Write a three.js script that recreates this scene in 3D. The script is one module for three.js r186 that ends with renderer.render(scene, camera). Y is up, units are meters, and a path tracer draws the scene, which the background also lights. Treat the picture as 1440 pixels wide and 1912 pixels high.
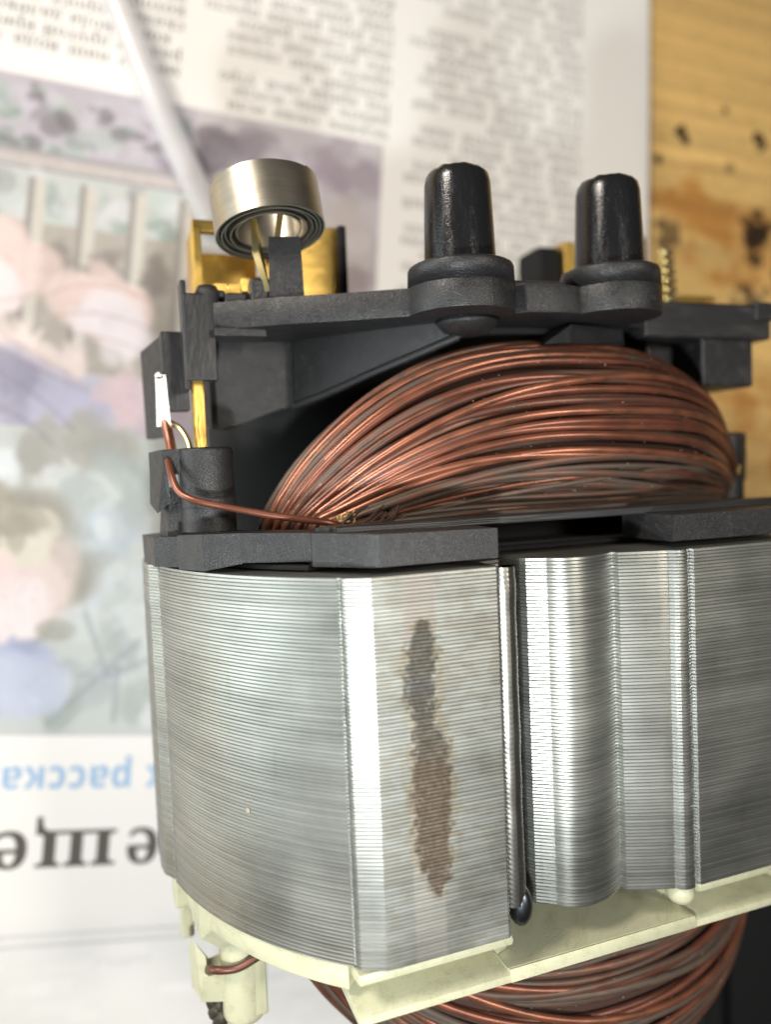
import * as THREE from 'three';
import { RectAreaLightUniformsLib } from 'three/addons/lights/RectAreaLightUniformsLib.js';
import { mergeGeometries, toCreasedNormals } from 'three/addons/utils/BufferGeometryUtils.js';
import { ConvexGeometry } from 'three/addons/geometries/ConvexGeometry.js';
import { RoundedBoxGeometry } from 'three/addons/geometries/RoundedBoxGeometry.js';

// ---------------------------------------------------------------- frame, camera, light
// All sizes below are millimetres; MM turns them into metres. The stator has axes of its own: U along the front flat,
// V along the axis of the lamination stack (0..50), W out of the front flat. It leans on the table, whose plane is y = 0.
const MM = 0.001;
const scene = new THREE.Scene();
const AX = new THREE.Vector3(0.98710, -0.12502, 0.09999), AY = new THREE.Vector3(-0.08403, 0.12704, 0.98833), AZ = new THREE.Vector3(-0.13626, -0.98399, 0.11490);
const LEAN = new THREE.Matrix4().set(AX.x, AX.y, AX.z, 0, AY.x, AY.y, AY.z, 0, AZ.x, AZ.y, AZ.z, 0, 0, 0, 0, 1);   // U,V,W -> world x,y,z
const REST = 45.6;                                                                                                // height of the stator's origin above the table
const toWorld = (u, v, w) => new THREE.Vector3(u, v, w).applyMatrix4(LEAN).add(new THREE.Vector3(0, REST, 0)).multiplyScalar(MM);

const camera = new THREE.PerspectiveCamera(67.17, 772 / 1024, 0.01, 20);
camera.position.copy(toWorld(-63.09, 63.0, 132.41));
{
  const right = new THREE.Vector3(0.939, -0.042, 0.342), down = new THREE.Vector3(-0.057, -0.998, 0.035);
  const x = right.applyMatrix4(LEAN).normalize(), y = down.applyMatrix4(LEAN).negate().normalize(), z = new THREE.Vector3().crossVectors(x, y).normalize();
  y.crossVectors(z, x);
  camera.quaternion.setFromRotationMatrix(new THREE.Matrix4().makeBasis(x, y, z));
}
camera.focus = 0.108;
camera.userData.fStop = 8.5;

const renderer = new THREE.WebGLRenderer({ antialias: true });
renderer.setSize(772, 1024);
renderer.toneMapping = THREE.LinearToneMapping;
renderer.toneMappingExposure = 1;
renderer.shadowMap.enabled = true;
RectAreaLightUniformsLib.init();
scene.background = new THREE.Color().setRGB(0.04, 0.039, 0.038);

// a lamp: direction in the camera's upright frame (x right, y along the stack, z towards the viewer), seen from the front of the stack
const rig = (x, y, z) => { const s = Math.sin(0.34907), c = Math.cos(0.34907); return toWorld(-10 + x * c - z * s, 30 + y, 43 + x * s + z * c); };
const LAMPS = [
  { name: 'work_lamp', label: 'small cool white lamp just below the camera', at: rig(-24, -14, 104), aim: rig(0, 0, 0), size: 0.009, color: [0.95, 0.99, 1.0], power: 870 },
  { name: 'work_lamp_001', label: 'warm white work lamp far at the upper left', at: rig(-250, 330, 230), aim: rig(0, 40, -60), size: 0.1, color: [1.0, 0.91, 0.80], power: 59 },
  { name: 'work_lamp_002', label: 'soft warm lamp farther off on the right', at: rig(190, 70, 240), aim: rig(10, 20, -10), size: 0.06, color: [1.0, 0.93, 0.82], power: 46 },
  { name: 'fill_panel', label: 'added broad cool fill panel off to the left, brightening the steel', at: rig(-520, 40, 140), aim: rig(-20, 0, -10), size: 0.32, color: [0.86, 0.97, 1.0], power: 3.9 },  // added fill light that brightens the left arc of the stack
];
for (const L of LAMPS) {
  const aim = L.aim;
  const light = new THREE.RectAreaLight(new THREE.Color().setRGB(...L.color), L.power, L.size, L.size);
  light.position.copy(L.at); light.lookAt(aim); scene.add(light);
  const lamp = new THREE.Group(); lamp.name = L.name; lamp.userData = { label: L.label, category: 'lamp', group: 'lamps outside the picture' };
  lamp.position.copy(L.at).add(L.at.clone().sub(aim).normalize().multiplyScalar(0.004)); lamp.lookAt(L.at.clone().add(L.at.clone().sub(aim)));
  const glow = new THREE.Mesh(new THREE.BoxGeometry(L.size, L.size, 0.002), new THREE.MeshStandardMaterial({ color: 0xffffff, emissive: new THREE.Color().setRGB(...L.color), emissiveIntensity: 2 }));
  glow.name = 'diffuser'; lamp.add(glow);
  const shell = new THREE.Mesh(new RoundedBoxGeometry(L.size * 1.2, L.size * 1.2, 0.012, 3, 0.004), new THREE.MeshStandardMaterial({ color: 0x222222, roughness: 0.5 }));
  shell.name = 'housing'; shell.position.z = 0.0075; lamp.add(shell);
  scene.add(lamp);
}

// ---------------------------------------------------------------- noise and textures
function rng(seed) { let a = seed >>> 0; return () => { a = (a + 0x6D2B79F5) | 0; let t = Math.imul(a ^ (a >>> 15), 1 | a); t = (t + Math.imul(t ^ (t >>> 7), 61 | t)) ^ t; return ((t ^ (t >>> 14)) >>> 0) / 4294967296; }; }
function hash(x, y, s) { let h = Math.imul(x, 374761393) + Math.imul(y, 668265263) + Math.imul(s, 2147483647); h = Math.imul(h ^ (h >>> 13), 1274126177); return ((h ^ (h >>> 16)) >>> 0) / 4294967296; }
function vnoise(x, y, s, px = 1 << 20, py = 1 << 20) {
  const xi = Math.floor(x), yi = Math.floor(y), fx = x - xi, fy = y - yi, ux = fx * fx * (3 - 2 * fx), uy = fy * fy * (3 - 2 * fy);
  const m = (a, p) => ((a % p) + p) % p, h = (i, j) => hash(m(xi + i, px), m(yi + j, py), s);
  return (h(0, 0) * (1 - ux) + h(1, 0) * ux) * (1 - uy) + (h(0, 1) * (1 - ux) + h(1, 1) * ux) * uy;
}
function fbm(x, y, s, oct = 4, px, py) { let a = 0.5, t = 0, n = 0, f = 1; for (let i = 0; i < oct; i++) { t += a * vnoise(x * f, y * f, s + i, px && px * f, py && py * f); n += a; a *= 0.5; f *= 2; } return t / n; }
const clamp = (x, a = 0, b = 1) => Math.min(b, Math.max(a, x)), mix = (a, b, t) => a + (b - a) * t, smooth = (a, b, x) => { const t = clamp((x - a) / (b - a)); return t * t * (3 - 2 * t); };
function dataTex(w, h, fn, srgb, repeat) {
  const d = new Uint8Array(w * h * 4);
  for (let j = 0; j < h; j++) for (let i = 0; i < w; i++) { const c = fn(i, j); for (let k = 0; k < 3; k++) d[(j * w + i) * 4 + k] = clamp(Array.isArray(c) ? c[k] : c) * 255; d[(j * w + i) * 4 + 3] = 255; }
  const t = new THREE.DataTexture(d, w, h); t.magFilter = THREE.LinearFilter; t.minFilter = THREE.LinearMipmapLinearFilter; t.generateMipmaps = true;
  t.wrapS = t.wrapT = THREE.RepeatWrapping; if (srgb) t.colorSpace = THREE.SRGBColorSpace; if (repeat) t.repeat.set(repeat, repeat); t.needsUpdate = true; return t;
}
// tile of 16 mm: fine moulding grain, and pale dust lying on it in specks and thin films
const N = 512;
const grainTex = dataTex(N, N, (i, j) => 0.55 * fbm(i / 4, j / 4, 3, 2, 128, 128) + 0.45 * vnoise(i / 2, j / 2, 9, 256, 256), false, 1 / 16);
const specks = new Float32Array(N * N);
{
  const r = rng(5);
  for (let n = 0; n < 420; n++) {
    const x = r() * N, y = r() * N, l = r() < 0.14 ? 6 + r() * 16 : 0.9 + r() * 2.4, a = r() * 6.28, s = 0.2 + r() * r() * 0.8;
    for (let k = -l; k <= l; k += 0.5) for (let q = -2; q <= 2; q++) { const px = (Math.round(x + k * Math.cos(a) + q * 0.5) + N) % N, py = (Math.round(y + k * Math.sin(a) * 0.6 + q * 0.5) + N) % N; specks[py * N + px] = Math.max(specks[py * N + px], s * (q ? 0.75 / Math.abs(q) : 1)); }
  }
}
const plasticTex = dataTex(N, N, (i, j) => {
  const f = fbm(i / 64, j / 64, 21, 4, 8, 8), film = smooth(0.58, 0.78, f) * smooth(0.45, 0.8, fbm(i / 5, j / 5, 4, 3, 102, 102)), d = clamp(specks[j * N + i] * 0.5 + film * 0.2);
  const base = 0.14 + 0.03 * (fbm(i / 16, j / 16, 31, 3, 32, 32) - 0.5);
  return [mix(base * 1.0, 0.62, d), mix(base * 1.0, 0.58, d), mix(base * 1.04, 0.52, d)];
}, true, 1 / 16);
const plasticRough = dataTex(N, N, (i, j) => 0.31 + 0.24 * fbm(i / 32, j / 32, 41, 4, 16, 16) + specks[j * N + i] * 0.2, false, 1 / 16);

const M = {};
M.plastic = new THREE.MeshPhysicalMaterial({ color: 0xffffff, map: plasticTex, roughness: 1, roughnessMap: plasticRough, bumpMap: grainTex, bumpScale: 0.00007 });
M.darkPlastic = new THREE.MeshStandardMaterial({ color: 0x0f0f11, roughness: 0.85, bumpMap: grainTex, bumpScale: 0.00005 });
const scuff = dataTex(N, N, (i, j) => 0.1 + 0.26 * Math.pow(fbm(i / 10, j / 60, 51, 4, 51, 8.53), 1.5) + specks[j * N + i] * 0.4, false, 1 / 16);
M.gloss = new THREE.MeshPhysicalMaterial({ color: new THREE.Color().setRGB(0.011, 0.011, 0.012), roughness: 1, roughnessMap: scuff, bumpMap: grainTex, bumpScale: 0.00002 });
const creamTex = dataTex(N, N, (i, j) => {
  const f = fbm(i / 64, j / 64, 61, 5, 8, 8), dirt = smooth(0.5, 0.72, f) * (0.05 + 0.13 * smooth(0.4, 0.75, fbm(i / 6, j / 6, 66, 3, 85.3, 85.3))) + specks[j * N + i] * 0.5;
  return [mix(0.715, 0.42, dirt), mix(0.71, 0.40, dirt), mix(0.60, 0.27, dirt)];
}, true, 1 / 16);
M.cream = new THREE.MeshPhysicalMaterial({ color: 0xffffff, map: creamTex, roughness: 0.42, bumpMap: grainTex, bumpScale: 0.00004 });
// enamelled copper: clean red-brown, and wires greyed by carbon dust in streaks
function wireTex(seed, dusty, c) {
  return dataTex(256, 128, (i, j) => {
    const f = fbm(i / 24, j / 16, seed, 5, 11, 8), g = vnoise(i / 2, j / 2, seed + 3, 128, 64), d = clamp(smooth(0.62 - dusty * 0.45, 0.92 - dusty * 0.4, f) * (0.45 + 0.7 * g)), w = 0.88 + 0.24 * vnoise(i / 30, j / 40, seed + 5, 9, 4);
    return [mix(c[0] * w, 0.33, d), mix(c[1] * w, 0.29, d), mix(c[2] * w, 0.255, d)];
  }, true);
}
M.wires = [[0.02, 0.56, 0.355, 0.27], [0.12, 0.50, 0.305, 0.235], [0.3, 0.40, 0.245, 0.195], [0.45, 0.48, 0.325, 0.26], [0.6, 0.39, 0.27, 0.22], [0.8, 0.42, 0.325, 0.27], [0.95, 0.34, 0.265, 0.225]].map(([dusty, ...c], k) => {
  const t = wireTex(70 + k * 7, dusty, c); t.repeat.set(1 / 20, 1 / 4);
  return new THREE.MeshPhysicalMaterial({ color: 0xffffff, map: t, metalness: 0.62 - 0.42 * dusty, roughness: 0.34 + 0.3 * dusty, clearcoat: 0.3 - 0.3 * dusty, clearcoatRoughness: 0.3 });
});
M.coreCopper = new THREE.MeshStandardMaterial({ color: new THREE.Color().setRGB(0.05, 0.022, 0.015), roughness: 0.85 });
const brassRough = dataTex(256, 256, (i, j) => 0.16 + 0.4 * fbm(i / 40, j / 40, 81, 4, 6.4, 6.4), false, 1 / 20);
M.brass = new THREE.MeshStandardMaterial({ color: new THREE.Color().setRGB(0.66, 0.44, 0.12), metalness: 1, roughness: 1, roughnessMap: brassRough, bumpMap: grainTex, bumpScale: 0.00006 });
M.paleBrass = new THREE.MeshStandardMaterial({ color: new THREE.Color().setRGB(0.70, 0.60, 0.30), metalness: 1, roughness: 0.32 });
const springTex = dataTex(512, 128, (i, j) => { const f = fbm(i / 30, j / 30, 91, 5, 17, 4.27), g = vnoise(i / 40, j / 2, 92, 12, 64); const v = 0.70 + 0.12 * (f - 0.5) + 0.05 * (g - 0.5); return [v, v * 0.965, v * 0.89]; }, true);
springTex.repeat.set(1 / 40, 1 / 10);
M.spring = new THREE.MeshStandardMaterial({ color: 0xffffff, map: springTex, metalness: 1, roughness: 0.4, side: THREE.DoubleSide });
M.springEdge = new THREE.MeshStandardMaterial({ color: 0x9a9c92, metalness: 0.75, roughness: 0.6 });
M.tin = new THREE.MeshStandardMaterial({ color: new THREE.Color().setRGB(0.78, 0.77, 0.72), metalness: 1, roughness: 0.28, bumpMap: grainTex, bumpScale: 0.0001 });
M.crumb = new THREE.MeshStandardMaterial({ color: 0xb39a66, roughness: 0.9 });
M.dustCrumb = new THREE.MeshStandardMaterial({ color: 0x8f8775, roughness: 0.9 });
M.char = new THREE.MeshStandardMaterial({ color: 0x3b362c, roughness: 0.55, metalness: 0.3 });

// ---------------------------------------------------------------- geometry helpers (millimetres)
const sh = (pts) => new THREE.Shape(pts.map((p) => new THREE.Vector2(p[0], p[1])));
const plain = (g) => { const n = g.index ? g.toNonIndexed() : g; for (const k of Object.keys(n.attributes)) if (!['position', 'normal', 'uv'].includes(k)) n.deleteAttribute(k); n.morphAttributes = {}; return n; };
function obj(name, geos, mat, parent) {
  const list = (Array.isArray(geos) ? geos : [geos]).map(plain), g = (list.length > 1 ? mergeGeometries(list) : list[0].clone()).scale(MM, MM, MM);
  const m = new THREE.Mesh(g, mat); m.name = name; m.castShadow = m.receiveShadow = true; parent.add(m); return m;
}
const EX = (pts, depth, b, holes = []) => { const s = sh(pts); for (const h of holes) s.holes.push(new THREE.Path(h.map((p) => new THREE.Vector2(p[0], p[1])))); return toCreasedNormals(new THREE.ExtrudeGeometry(s, { depth: depth - 2 * b, bevelEnabled: b > 0, bevelThickness: b, bevelSize: b, bevelOffset: -b, bevelSegments: 2, curveSegments: 8 }).translate(0, 0, b), 0.7); };
const slab = (pts, v0, v1, b = 0.3, holes) => EX(pts, v1 - v0, b, holes).rotateX(Math.PI / 2).translate(0, v1, 0);      // outline in U,W, thick in V
const plate = (pts, w0, w1, b = 0.3, holes) => EX(pts, w1 - w0, b, holes).translate(0, 0, w0);                           // outline in U,V, thick in W
const rail = (pts, u0, u1, b = 0.2) => EX(pts, u1 - u0, b).rotateY(-Math.PI / 2).translate(u1, 0, 0);                    // outline in W,V, thick in U
const box = (u0, u1, v0, v1, w0, w1, r = 0.35) => new RoundedBoxGeometry(u1 - u0, v1 - v0, w1 - w0, 2, Math.min(r, 0.48 * Math.min(u1 - u0, v1 - v0, w1 - w0))).translate((u0 + u1) / 2, (v0 + v1) / 2, (w0 + w1) / 2);
const hull = (pts) => { const g = toCreasedNormals(new ConvexGeometry(pts.map((p) => new THREE.Vector3(...p))), 0.3), p = g.attributes.position, uv = new Float32Array(p.count * 2); for (let i = 0; i < p.count; i++) { uv[2 * i] = p.getX(i) + p.getZ(i) * 0.7; uv[2 * i + 1] = p.getY(i) + p.getZ(i) * 0.3; } g.setAttribute('uv', new THREE.BufferAttribute(uv, 2)); return g; };
const turned = (prof, u, v, w, seg = 40) => { const g = new THREE.LatheGeometry(prof.map((p) => new THREE.Vector2(p[0], p[1])), seg), a = g.attributes.uv, P = g.attributes.position; for (let i = 0; i < a.count; i++) a.setXY(i, a.getX(i) * 30, P.getY(i)); return g.translate(u, v, w); };
function tube(pts, r, n = 40, m = 8) {
  const c = new THREE.CatmullRomCurve3(pts.map((p) => new THREE.Vector3(...p)), false, 'centripetal'), g = new THREE.TubeGeometry(c, n, r, m), L = c.getLength(), a = g.attributes.uv;
  for (let i = 0; i < a.count; i++) a.setXY(i, a.getX(i) * L, a.getY(i) * 6.28 * r);
  return g;
}
const arc = (cx, cy, r, a0, a1, n) => Array.from({ length: n + 1 }, (_, i) => { const a = (a0 + (a1 - a0) * i / n) * Math.PI / 180; return [cx + r * Math.cos(a), cy + r * Math.sin(a)]; });

// ---------------------------------------------------------------- the stator
const stator = new THREE.Group(); stator.name = 'motor_stator';
stator.userData = { label: 'steel motor stator with copper coils and black plastic brush holder lying on newspaper', category: 'motor stator' };
stator.quaternion.setFromRotationMatrix(LEAN); stator.position.set(0, REST * MM, 0); scene.add(stator);
const part = (name) => { const g = new THREE.Group(); g.name = name; stator.add(g); return g; };

// lamination outline: front half from left to right, then the same turned round for the back
function outline() {
  const f = [[-57.9, 0], [-57.9, 3], [-57.5, 6], [-56.2, 8.2], [-55.9, 8.3]];
  const a0 = Math.atan2(8.6 + 3.8, -55.9) * 180 / Math.PI, a1 = Math.atan2(40.55 + 3.8, -36.75) * 180 / Math.PI;
  f.push(...arc(0, -3.8, 57.5, a0 - 0.5, a1, 26));
  f.push([-36.6, 40.2], [-36.35, 40.2], [-36.25, 41.2], [-36.0, 41.5], [-33.2, 42.85], [-33, 42.95]);
  for (let u = -31; u <= -17; u += 2) f.push([u, 43]);
  f.push([-15.7, 43], [-15.4, 42.8], [-15.3, 40.5], [-15.2, 37], [-11.6, 36], [-11.1, 31], [-8.7, 31], [-8.5, 36.4], [-8.0, 37.3], [-6.2, 38.55], [-5.9, 38.75]);
  const boss = new THREE.QuadraticBezierCurve(new THREE.Vector2(-5.6, 38.9), new THREE.Vector2(-2.3, 43.0), new THREE.Vector2(5.2, 38.9));
  for (const p of boss.getPoints(14)) f.push([p.x, p.y]);
  f.push([5.5, 38.8], [5.8, 39.8], [7, 40.3], [9, 41.1], [11, 41.8], [12.3, 42.25], [12.6, 42.25], [13.0, 42.85], [13.6, 43.2], [14.35, 43.32], [15.1, 43.2], [15.7, 42.85], [16.1, 42.4], [16.5, 43]);
  for (let u = 19; u <= 31; u += 2) f.push([u, 43]);
  f.push([33, 42.95], [33.2, 42.85], [36.0, 41.5], [36.25, 41.2], [36.35, 40.2], [36.6, 40.2]);
  f.push(...arc(0, -3.8, 57.5, 180 - a1, 180 - a0 + 0.5, 26), [55.9, 8.3], [56.2, 8.2], [57.5, 6], [57.9, 3]);
  return f.concat(f.map(([u, w]) => [-u, -w]));
}
const OUT = outline(), PER = [0];
for (let i = 0; i < OUT.length; i++) { const a = OUT[i], b = OUT[(i + 1) % OUT.length]; PER.push(PER[i] + Math.hypot(b[0] - a[0], b[1] - a[1])); }
const TOTAL = PER[OUT.length], at33 = PER[OUT.findIndex((p) => p[0] === -33)];
const sToU = (s) => s - at33 - 33;                                   // on the left half of the front flat, distance along the outline gives U
const BORE = arc(0, 0, 29, 0, 360 - 7.5, 47);
const FACES = THREE.ShapeUtils.triangulateShape(OUT.map((p) => new THREE.Vector2(...p)), [BORE.slice().reverse().map((p) => new THREE.Vector2(...p))]);
const NRM = OUT.map((p, i) => { const a = OUT[(i + OUT.length - 1) % OUT.length], b = OUT[(i + 1) % OUT.length], x = b[1] - a[1], y = -(b[0] - a[0]), l = Math.hypot(x, y); return [-x / l, -y / l]; });

// the look of the steel edges over the whole outline: rubbed strips, rust-brown scorch on the front flat, fine scratches
const SW = 2048, SH = 512;
const scorchAt = (u, v) => {                                          // 1 inside the scorched streak
  const k = [[44.6, -26.2, 0], [43.2, -26.4, 1.1], [41.4, -26.4, 1.9], [38, -27, 2.1], [34, -27.2, 2.0], [30.5, -26.2, 1.7], [28, -26.1, 2.4], [22, -26.0, 2.7], [14, -25.9, 2.3], [10.6, -25.7, 1.8], [9, -25.6, 0.9], [7.6, -25.5, 0]];
  let i = 0; while (i < k.length - 2 && v < k[i + 1][0]) i++;
  const t = clamp((k[i][0] - v) / (k[i][0] - k[i + 1][0])), c = mix(k[i][1], k[i + 1][1], t), w = mix(k[i][2], k[i + 1][2], t);
  if (w <= 0.05) return -1;
  const edge = (fbm(u * 1.3 + 40, v * 1.1, 7, 5) - 0.5) * 2.2 ;
  return w * 1.2 + 0.15 + edge - Math.abs(u - c);
};
const steelColor = dataTex(SW, SH, (i, j) => {
  const s = (i + 0.5) / SW * TOTAL, v = (j + 0.5) / SH * 50, u = sToU(s), sheet = Math.floor(v / 0.5);
  let g = 0.645 + 0.05 * (hash(sheet, 3, 8) - 0.5) + 0.10 * (fbm(s * 0.12, v * 0.12, 11, 4) - 0.5) + 0.015 * (vnoise(s * 0.35, v * 4, 12) - 0.5);
  let r = g * 0.985, q = g * 0.995, b = g * 0.965;
  const streak = smooth(0.7, 0.95, fbm(s * 0.9, v * 0.12, 13, 3)); r *= 1 - 0.06 * streak; q *= 1 - 0.07 * streak; b *= 1 - 0.08 * streak;
  if (u > -33 && u < -15.5) {
    const strip = smooth(-29.2, -28.8, u) * (1 - smooth(-24.8, -24.5, u));
    const old = (1 - strip) * smooth(0.42, 0.62, fbm(u * 0.5, v * 0.8, 15, 5)) * 0.4;
    r = mix(r, r * 0.88, old); q = mix(q, q * 0.85, old); b = mix(b, b * 0.80, old);
    if (v > 41) { r = mix(r, 0.62, strip * 0.4); q = mix(q, 0.57, strip * 0.4); b = mix(b, 0.54, strip * 0.4); }
    else { r *= 1 + 0.06 * strip; q *= 1 + 0.04 * strip; b *= 1 + 0.03 * strip; }
    const sc = scorchAt(u, v), blue = 0.5 * smooth(33, 36, v) * smooth(37.6, 36, v);
    if (sc > -0.9) { const h = smooth(-0.9, 0.2, sc) * 0.26 * smooth(0.3, 0.6, fbm(u, v, 14, 4)); r = mix(r, 0.52, h); q = mix(q, 0.44, h); b = mix(b, 0.28, h); }
    if (sc > 0) {
      const fr = (v * 2) % 1, rub = 1 - 0.42 * smooth(0.3, 0.5, fr) * smooth(0.85, 0.65, fr) * vnoise(u * 2.5, v * 2, 18); const h = 0.86 * rub * smooth(0, 1.1, sc) * smooth(0.2, 0.56, fbm(u * 2.2, v * 2.6, 19, 4) + 0.12 * sc), low = smooth(31, 24, v), n = fbm(u * 2, v * 2, 17, 3);
      r = mix(r, mix(mix(0.23, 0.265, low), 0.22, blue) * (0.75 + 0.5 * n), h); q = mix(q, mix(mix(0.22, 0.215, low), 0.22, blue) * (0.75 + 0.5 * n), h); b = mix(b, mix(mix(0.19, 0.17, low), 0.25, blue) * (0.75 + 0.5 * n), h);
    }
  }
  return [r, q, b];
}, true);
const steelRough = dataTex(SW, SH, (i, j) => {
  const s = (i + 0.5) / SW * TOTAL, v = (j + 0.5) / SH * 50, u = sToU(s);
  let r = 0.26 + 0.14 * fbm(s * 0.15, v * 0.2, 23, 4) + 0.2 * fbm(s * 0.07, v * 0.06, 29, 3) + 0.05 * (hash(Math.floor(v / 0.5), 5, 9) - 0.5), m = 0.96;
  if (u > -33 && u < -15.5) { r += 0.12; const sc = scorchAt(u, v); if (sc > 0) { const h = smooth(0, 0.9, sc) * smooth(0.2, 0.56, fbm(u * 2.2, v * 2.6, 19, 4) + 0.12 * sc); m = mix(m, 0.35, h); r = mix(r, 0.6, h); } }
  return [0, r, m];
}, false);
M.steel = new THREE.MeshStandardMaterial({ color: 0xffffff, map: steelColor, metalness: 1, metalnessMap: steelRough, roughness: 1, roughnessMap: steelRough });

function sheetGeometry(v0, v1, du, dw, grow) {
  const n = OUT.length, rings = [[v0, -0.15], [v0 + 0.1, 0], [v1 - 0.08, 0.012], [v1, -0.06]], P = [], T = [], I = [];
  for (const [v, o] of rings) for (let i = 0; i <= n; i++) { const k = i % n; P.push(OUT[k][0] + NRM[k][0] * -(o + grow) + du, v, OUT[k][1] + NRM[k][1] * -(o + grow) + dw); T.push(PER[i] / TOTAL, v / 50); }
  for (let r = 0; r < 3; r++) for (let i = 0; i < n; i++) { const a = r * (n + 1) + i, b = a + 1, c = a + n + 1, d = c + 1; I.push(a, b, c, b, d, c); }
  const at = (k, top) => (k < n ? (top ? 3 * (n + 1) + k : k) : 4 * (n + 1) + (top ? BORE.length : 0) + (BORE.length - 1 - (k - n)));
  for (const v of [v0, v1]) for (const [x, y] of BORE) { P.push(x, v, y); T.push(0.9, v / 50); }
  for (const [a, b, c] of FACES) { I.push(at(a, 0), at(b, 0), at(c, 0), at(a, 1), at(c, 1), at(b, 1)); }
  const q = 4 * (n + 1), m = BORE.length;
  for (let i = 0; i < m; i++) I.push(q + i, q + m + i, q + (i + 1) % m, q + (i + 1) % m, q + m + i, q + m + (i + 1) % m);
  const g = new THREE.BufferGeometry(); g.setAttribute('position', new THREE.Float32BufferAttribute(P, 3)); g.setAttribute('uv', new THREE.Float32BufferAttribute(T, 2)); g.setIndex(I);
  return toCreasedNormals(g, 0.35);
}
{
  const stack = part('lamination_stack'), r = rng(17);
  for (let k = 0; k < 100; k++) obj('lamination', sheetGeometry(k * 0.5 + 0.002, k * 0.5 + 0.498, (r() - 0.5) * 0.06, (r() - 0.5) * 0.09 + (r() < 0.06 ? 0.05 : 0), (r() - 0.5) * 0.04), M.steel, stack);
  const bits = [];
  for (let i = 0; i < 60; i++) {
    const k = Math.floor(r() * OUT.length / 2), a = OUT[k], b = OUT[k + 1], t = r(), d = 0.04 + 0.09 * r() * r(), v = 1 + 48 * r();
    bits.push(new THREE.IcosahedronGeometry(d, 0).scale(1 + r() * 1.5, 1 + r(), 0.7).rotateZ(r() * 3).translate(mix(a[0], b[0], t) - NRM[k][0] * 0.03, v, mix(a[1], b[1], t) - NRM[k][1] * 0.03));
  }
  bits.push(new THREE.IcosahedronGeometry(0.36, 1).scale(1, 1.2, 0.5).rotateY(-0.8).translate(-47.4, 17.8, 29.0));
  obj('dust_crumbs', bits, M.dustCrumb, stator).userData.kind = 'stuff';
  obj('pale_bead', new THREE.SphereGeometry(1, 16, 12).scale(0.7, 1.4, 0.9).translate(-56.1, 2.0, 6.8), M.tin, stator);  // small pale ellipsoid at the lower left edge of the stack
  // weld seam in the left groove: a rippled bead ending in a blue-black drop
  const P = [], T = [], I = [], nv = 260, na = 20;
  for (let j = 0; j <= nv; j++) for (let i = 0; i <= na; i++) {
    const v = 3 + 46.6 * j / nv, f = i / na * Math.PI * 2, x = Math.sin(f), rr = 1.75 + 0.03 * Math.sin((v - 0.8 * Math.abs(x) + x * 0.5) * 9) + 0.15 * (vnoise(v * 0.3, 1, 5) - 0.5);
    P.push(-13.35 + rr * x, v, 40.2 + rr * Math.cos(f)); T.push(i / na * 11, v);
  }
  for (let j = 0; j < nv; j++) for (let i = 0; i < na; i++) { const a = j * (na + 1) + i, b = a + 1, c = a + na + 1; I.push(a, b, c, b, c + 1, c); }
  const g = new THREE.BufferGeometry(); g.setAttribute('position', new THREE.Float32BufferAttribute(P, 3)); g.setAttribute('uv', new THREE.Float32BufferAttribute(T, 2)); g.setIndex(I); g.computeVertexNormals();
  const weldTex = dataTex(64, 512, (i, j) => { const a = i / 64, n = fbm(i / 9, j / 30, 33, 3), heat = smooth(0.15, 0.32, a + 0.05 * n) * (1 - smooth(0.45, 0.6, a)); return [mix(0.60, 0.36, heat) * (0.85 + 0.3 * n), mix(0.59, 0.35, heat) * (0.85 + 0.3 * n), mix(0.56, 0.37, heat) * (0.85 + 0.3 * n)]; }, true);
  weldTex.repeat.set(1 / 11, 1 / 50);
  const bead = obj('weld_seam', g, new THREE.MeshStandardMaterial({ color: 0xffffff, map: weldTex, metalness: 1, roughness: 0.33 }), stator);
  bead.userData.label = 'rippled polished weld seam in the groove';
  const drop = new THREE.SphereGeometry(1, 24, 16).scale(1.7, 2.9, 1.8).translate(-12.4, 2.4, 40.4);
  obj('weld_drop', drop, new THREE.MeshStandardMaterial({ color: new THREE.Color().setRGB(0.10, 0.115, 0.13), metalness: 1, roughness: 0.35 }), bead);
}

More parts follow.
